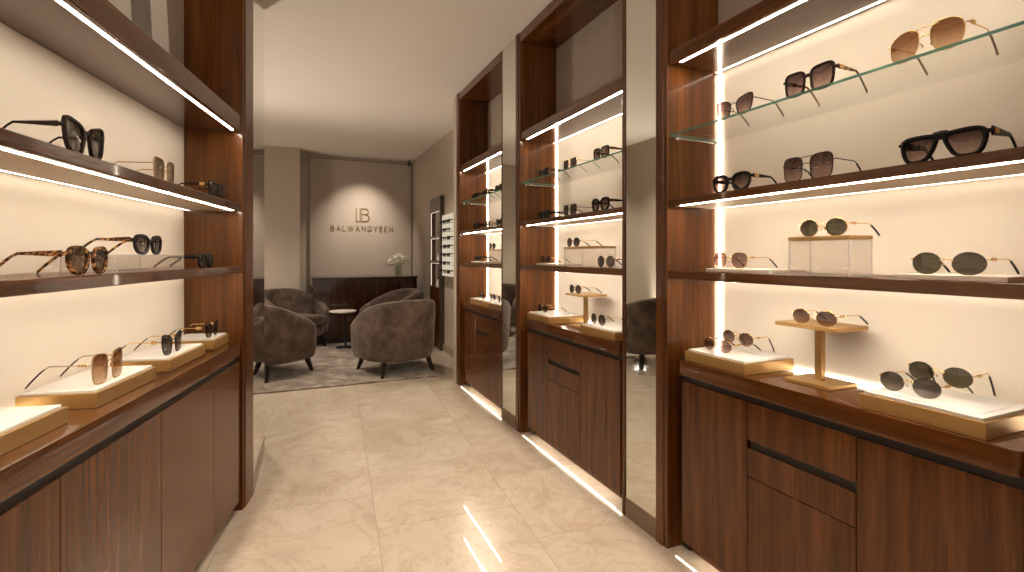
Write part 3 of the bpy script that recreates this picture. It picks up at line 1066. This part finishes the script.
# vase and flowers
VX, VY, VZ = 1.585, 8.42, 1.0165
v = thing('glass_vase', 'clear glass vase of white flowers on the sideboard', 'vase', MR, VX, VY, VZ)
obj('vase_body', lathe(bmesh.new(), [(.055, 0), (.062, .006), (.060, .10), (.066, .20), (.062, .20), (.056, .10), (.052, .012), (.01, .01)], 0, 0, 20), 'vase', v, 60)
fl = thing('flower_bouquet', 'bunch of white blossoms with dark stems in the glass vase', 'flowers', MR, VX, VY, VZ + .014)
bm = bmesh.new()
heads = [(-.10, .0, .225, .085), (0, .03, .27, .095), (.09, -.02, .25, .085), (-.02, -.07, .235, .085), (.03, .09, .25, .075), (-.13, .05, .19, .06)]
for hx, hy, hz, hr in heads:
    tube(bm, [(hx * .12, hy * .12, .002), (hx * .3, hy * .3, .12), (hx, hy, hz)], .003, 6)
M['stem'] = plain('green_stem', (.05, .075, .03), .6)
M['petal'] = plain('white_petal', (.78, .74, .64), .7, 0, 0, Subsurface_Weight=.0)
obj('stems', bm, 'stem', fl)
rnd = random.Random(3)
for hx, hy, hz, hr in heads:
    bm = bmesh.new()
    for k in range(60):
        zz = rnd.uniform(-.75, 1)
        a = rnd.uniform(0, 2 * PI)
        q = math.sqrt(max(0, 1 - zz * zz))
        nrm = Vector((q * math.cos(a), q * math.sin(a), zz))
        c = Vector((hx, hy, hz)) + nrm * hr * rnd.uniform(.75, 1.0)
        t1 = nrm.orthogonal().normalized()
        t2 = nrm.cross(t1)
        rr = .022 * rnd.uniform(.7, 1.1)
        ph = rnd.uniform(0, PI)
        cv = bm.verts.new(c)
        ring = []
        for j in range(10):
            b_ = ph + 2 * PI * j / 10
            w = rr * (1.0 if j % 2 == 0 else .55)
            ring.append(bm.verts.new(c + (t1 * math.cos(b_) + t2 * math.sin(b_)) * w + nrm * .008))
        for j in range(10):
            bm.faces.new((cv, ring[j], ring[(j + 1) % 10]))
    obj('flower_head', bm, 'petal', fl)

# gold letters and monogram on the feature panel
def stroke(bm, pts, w, d=.008):
    """flat bar along points in the (x, z) plane, facing -y"""
    for (x0, z0), (x1, z1) in zip(pts, pts[1:]):
        L_ = math.hypot(x1 - x0, z1 - z0)
        if L_ < 1e-6:
            continue
        nx, nz = -(z1 - z0) / L_ * w / 2, (x1 - x0) / L_ * w / 2
        ex, ez = (x1 - x0) / L_ * w / 2 * .95, (z1 - z0) / L_ * w / 2 * .95
        x0, z0, x1, z1 = x0 - ex, z0 - ez, x1 + ex, z1 + ez
        q = [(x0 + nx, z0 + nz), (x1 + nx, z1 + nz), (x1 - nx, z1 - nz), (x0 - nx, z0 - nz)]
        vb = [bm.verts.new((x, 0, z)) for x, z in q]
        vf = [bm.verts.new((x, -d, z)) for x, z in q]
        bm.faces.new(vf)
        bm.faces.new(list(reversed(vb)))
        for i in range(4):
            bm.faces.new((vb[i], vb[(i + 1) % 4], vf[(i + 1) % 4], vf[i]))


def arcp(cx, cz, rx, rz, a0, a1, n=10):
    return [(cx + rx * math.cos(math.radians(a0 + (a1 - a0) * i / n)), cz + rz * math.sin(math.radians(a0 + (a1 - a0) * i / n))) for i in range(n + 1)]


LET = {
    'B': (.62, [[(0, 0), (0, 1)], [(0, 1), (.33, 1)] + arcp(.33, .76, .24, .24, 90, -90) + [(0, .52)], [(.33, .52)] + arcp(.35, .26, .27, .26, 90, -90) + [(0, 0)]]),
    'A': (.80, [[(0, 0), (.4, 1), (.8, 0)], [(.14, .33), (.66, .33)]]),
    'L': (.52, [[(0, 1), (0, 0), (.52, 0)]]),
    'W': (1.08, [[(0, 1), (.27, 0), (.54, 1), (.81, 0), (1.08, 1)]]),
    'N': (.72, [[(0, 0), (0, 1), (.72, 0), (.72, 1)]]),
    'G': (.78, [arcp(.42, .5, .42, .5, 48, 335, 16) + [(.80, .44), (.52, .44)]]),
    'Y': (.76, [[(0, 1), (.38, .5), (.76, 1)], [(.38, .5), (.38, 0)]]),
    'E': (.54, [[(.54, 1), (0, 1), (0, 0), (.54, 0)], [(0, .52), (.46, .52)]]),
}
SX, SYY = 1.075, 9.0
sg_ = thing('wall_lettering', 'gold letters reading BALWANGYEEN on the back wall panel', 'sign', MR, SX, SYY - .0005, 1.775)
word = 'BALWANGYEEN'
cap, gap = .083, .042
tot = sum(LET[c][0] * cap for c in word) + gap * (len(word) - 1)
k_ = 1.035 / tot
x = -tot * k_ / 2
for c in word:
    w_, strokes = LET[c]
    bm = bmesh.new()
    for s_ in strokes:
        stroke(bm, [(x + px * cap * k_, pz * cap) for px, pz in s_], .0115)
    obj('letter', bm, 'logo', sg_)
    x += (w_ * cap + gap) * k_
mg = thing('wall_monogram', 'gold LB monogram above the letters on the back wall panel', 'sign', MR, SX, SYY - .0005, 1.942)
bm = bmesh.new()
stroke(bm, [(-.115, .245), (-.115, 0), (.03, 0)], .016)
obj('monogram_letter', bm, 'logo', mg)
mg.scale = (.90, 1, .90)
bm = bmesh.new()
stroke(bm, [(-.045, .03), (-.045, .245)], .016)
stroke(bm, [(-.02, .03), (-.02, .245)], .014)
stroke(bm, [(-.02, .245), (.04, .245)] + arcp(.045, .190, .062, .055, 90, -90) + [(.0, .135)], .016)
stroke(bm, [(.02, .135), (.04, .135)] + arcp(.05, .0675, .075, .0675, 90, -90) + [(.0, 0)], .016)
obj('monogram_letter', bm, 'logo', mg)

# ------------------------------------------------------------------ niche cabinet and eyewear wall on the right of the lounge
NT = 1.885
nc = thing('niche_cabinet', 'tall dark cabinet with three lit niches on the lounge wall', 'cabinet', MR, NT, 6.90, 0)
NY = .60
def NB(x0, x1, a, b, z0, z1, bev=0.0):
    return bx(x0, x1, a, b, z0, z1, bev=bev)
dep = 1.949 - NT
M['niche_frame'] = plain('bronze_frame', (.085, .062, .045), .35, .3)
obj('side_panel', NB(0, dep, 0, .05, 0, 2.2, .002), 'niche_frame', nc)
obj('side_panel', NB(0, dep, NY - .05, NY, 0, 2.2, .002), 'niche_frame', nc)
obj('header', NB(0, dep, .05, NY - .05, 1.99, 2.2, .002), 'niche_frame', nc)
obj('back_panel', NB(dep - .012, dep, .05, NY - .05, .86, 1.99), 'wood_v', nc)
obj('door', NB(.004, dep, .05, NY - .05, .02, .86, .002), 'wood_v', nc)
for zz in (.86, 1.24, 1.60):
    sh = obj('shelf', NB(.003, dep - .012, .05, NY - .05, zz, zz + .03, .001), 'wood_h', nc)
for zz in (1.24, 1.60, 1.99):
    obj('led_strip', NB(.008, .016, .06, NY - .06, zz - .005, zz - .001), 'led_niche', nc)
for zz, hh in ((.89, .345), (1.27, .325), (1.63, .355)):
    obj('led_strip', NB(.008, .016, NY - .058, NY - .0505, zz + .01, zz + hh), 'led_niche', nc)
for i, (zz, yy) in enumerate(((.8905, .30), (1.2705, .26))):
    bm = lathe(bmesh.new(), [(.03, 0), (.032, .004), (.024, .06), (.012, .085), (.013, .11), (.002, .112)], 0, 0, 14)
    o = obj('display_bottle', bm, 'slab', None, 50)
    place(o, MR, NT + .05, 6.90 + yy, zz)
    tag(o, ['small pale bottle in the lowest lit niche of the dark cabinet', 'small pale bottle in the middle lit niche of the dark cabinet'][i], 'bottle')
ew = thing('eyewear_panel', 'pale backlit eyewear panel with thin rails beside the niche cabinet', 'display', MR, 1.90, 6.28, 1.06)
M['lit_panel'] = emis('backlit_panel', (1.0, .84, .62), .62)
obj('frame', bx(.012, .049, 0, .60, 0, .86, bev=.002), 'slab', ew)
obj('lit_face', bx(.006, .0118, .012, .588, .012, .848), 'lit_panel', ew)
for k in range(7):
    zz = .05 + k * .112
    obj('rail', bx(-.052, .0058, .015, .585, zz, zz + .004), 'glass_edge', ew)
kinds = ('chunky', 'round', 'rect', 'pantoac')
nrow = ('bottom', 'second', 'third', 'fourth', 'fifth', 'sixth', 'top')
for k in range(7):
    for j in range(3):
        glasses(f'tiny dark sunglasses on the {nrow[k]} rail of the backlit panel, {("near", "central", "far")[j]}', 'sunglasses on the backlit panel', *R1, 1.853, 6.39 + .185 * j, 1.06 + .0545 + k * .112, .14, .046, kinds[(k + j) % 4], 'black', 'dark', 'black')

# ------------------------------------------------------------------ lights
WARM = (1.0, .88, .73)


def downlight(label, frame, x, y, power, angle=80, aim=None, blend=.8, size=.05, group='recessed ceiling downlights'):
    r = thing('ceiling_downlight', label, 'light', frame, x, y, CEIL, group)
    bm = bmesh.new()
    lathe(bm, [(.034, -.0005), (.050, -.0005), (.050, -.004), (.036, -.006), (.034, -.006)], 0, 0, 20)
    obj('trim_ring', bm, 'ceil', r, 40)
    l = bpy.data.lights.new('downlight', 'SPOT')
    l.energy = power
    l.color = WARM
    l.spot_size = math.radians(angle)
    l.spot_blend = blend
    l.shadow_soft_size = size
    o = bpy.data.objects.new('spot', l)
    C.objects.link(o)
    o.parent = r
    o.location = (0, 0, -.02)
    if aim is not None:
        d = Vector(aim) - (frame @ Vector((x, y, CEIL)))
        q = d.to_track_quat('-Z', 'Y').to_euler()
        o.rotation_mode = 'QUATERNION'
        o.rotation_quaternion = r.rotation_euler.to_quaternion().inverted() @ d.to_track_quat('-Z', 'Y')
    return r


for i, (x, y) in enumerate(((.35, .3), (.35, 1.7), (.45, 2.9))):
    downlight('recessed ceiling downlight over the aisle between the display runs', MR, x, y, 75, 70)
downlight('recessed ceiling downlight over the left lounge chairs', MR, -.75, 5.4, 150, 110)
downlight('recessed ceiling downlight over the left lounge chairs', MR, -.9, 7.0, 150, 110)
downlight('recessed ceiling downlight over the right lounge chairs', MR, .9, 6.4, 120, 110)
fp = MR @ Vector((1.06, 9.0, 1.40))
downlight('recessed ceiling downlight grazing the letters on the back wall', MR, 1.06, 8.20, 185, 78, aim=fp, blend=1)
# unseen spots added behind the camera to brighten the ceiling
for i, (ux, uz) in enumerate(((-.9, 2.3), (.35, 2.3), (1.0, 2.3))):
    r = thing('wall_uplighter', 'black tubular uplighter high on the glazed shop front', 'light', MR, ux, -1.90, uz, 'shop front uplighters')
    obj('tube', lathe(bmesh.new(), [(.05, -.10), (.052, -.098), (.052, .05), (.046, .05), (.044, -.02)], 0, 0, 20), 'black', r, 40)
    obj('bracket', bx(-.02, .02, -.115, -.045, -.04, 0), 'black', r)
    l = bpy.data.lights.new('uplight', 'SPOT')
    l.energy = 400
    l.color = WARM
    l.spot_size = math.radians(120)
    l.spot_blend = 1
    l.shadow_soft_size = .04
    o = bpy.data.objects.new('spot', l)
    C.objects.link(o)
    o.parent = r
    o.location = (0, 0, .03)
    d = Vector((.0, 2.2, .75))
    o.rotation_mode = 'QUATERNION'
    o.rotation_quaternion = d.to_track_quat('-Z', 'Y')
for i, (sx, sy, en) in enumerate(((-1.42, 5.86, 180), (-1.25, 7.6, 50))):  # hidden cans added on the lounge floor to lift the ceiling brightness
    r = thing('floor_uplighter', ['short black uplighter can on the floor behind the left mirror pilaster', 'short black uplighter can on the floor near the pillar'][i], 'light', MR, sx, sy, 0, 'floor uplighters')
    obj('base_disc', lathe(bmesh.new(), [(.09, 0), (.095, .004), (.09, .014), (.02, .018)], 0, 0, 28), 'black', r, 40)
    obj('lamp_can', lathe(bmesh.new(), [(.07, .0185), (.085, .03), (.10, .22), (.096, .22), (.08, .035), (.01, .03)], 0, 0, 28), 'black', r, 40)
    l = bpy.data.lights.new('uplight', 'SPOT')
    l.energy = en
    l.color = WARM
    l.spot_size = math.radians(125)
    l.spot_blend = .7
    l.shadow_soft_size = .08
    o = bpy.data.objects.new('spot', l)
    C.objects.link(o)
    o.parent = r
    o.location = (0, 0, .32)
    o.rotation_mode = 'QUATERNION'
    o.rotation_quaternion = Vector((.60, -.80 if i == 0 else 0, 1)).to_track_quat('-Z', 'Y')
# black spot head in the ceiling corner
sp = thing('ceiling_spotlight', 'small black spotlight in the ceiling corner by the back wall', 'light', MR, 1.86, 8.86, 2.97)
obj('spot_head', lathe(bmesh.new(), [(.02, -.03), (.03, -.025), (.03, .03), (.012, .045), (.010, .079)], 0, 0, 16), 'black', sp, 40)

w = bpy.data.worlds.new('world')
bpy.context.scene.world = w
w.use_nodes = True
w.node_tree.nodes['Background'].inputs[0].default_value = (1, .92, .82, 1)
w.node_tree.nodes['Background'].inputs[1].default_value = .8

vs = bpy.context.scene.view_settings
vs.view_transform = 'Standard'
vs.look = 'None'
vs.gamma = 1
vs.exposure = .1
vs.use_curve_mapping = False
cy = bpy.context.scene.cycles
cy.max_bounces = 10
cy.diffuse_bounces = 5
cy.glossy_bounces = 5
cy.transparent_max_bounces = 16
cy.sample_clamp_indirect = 6
cy.caustics_reflective = False
cy.caustics_refractive = False
cy.use_denoising = True
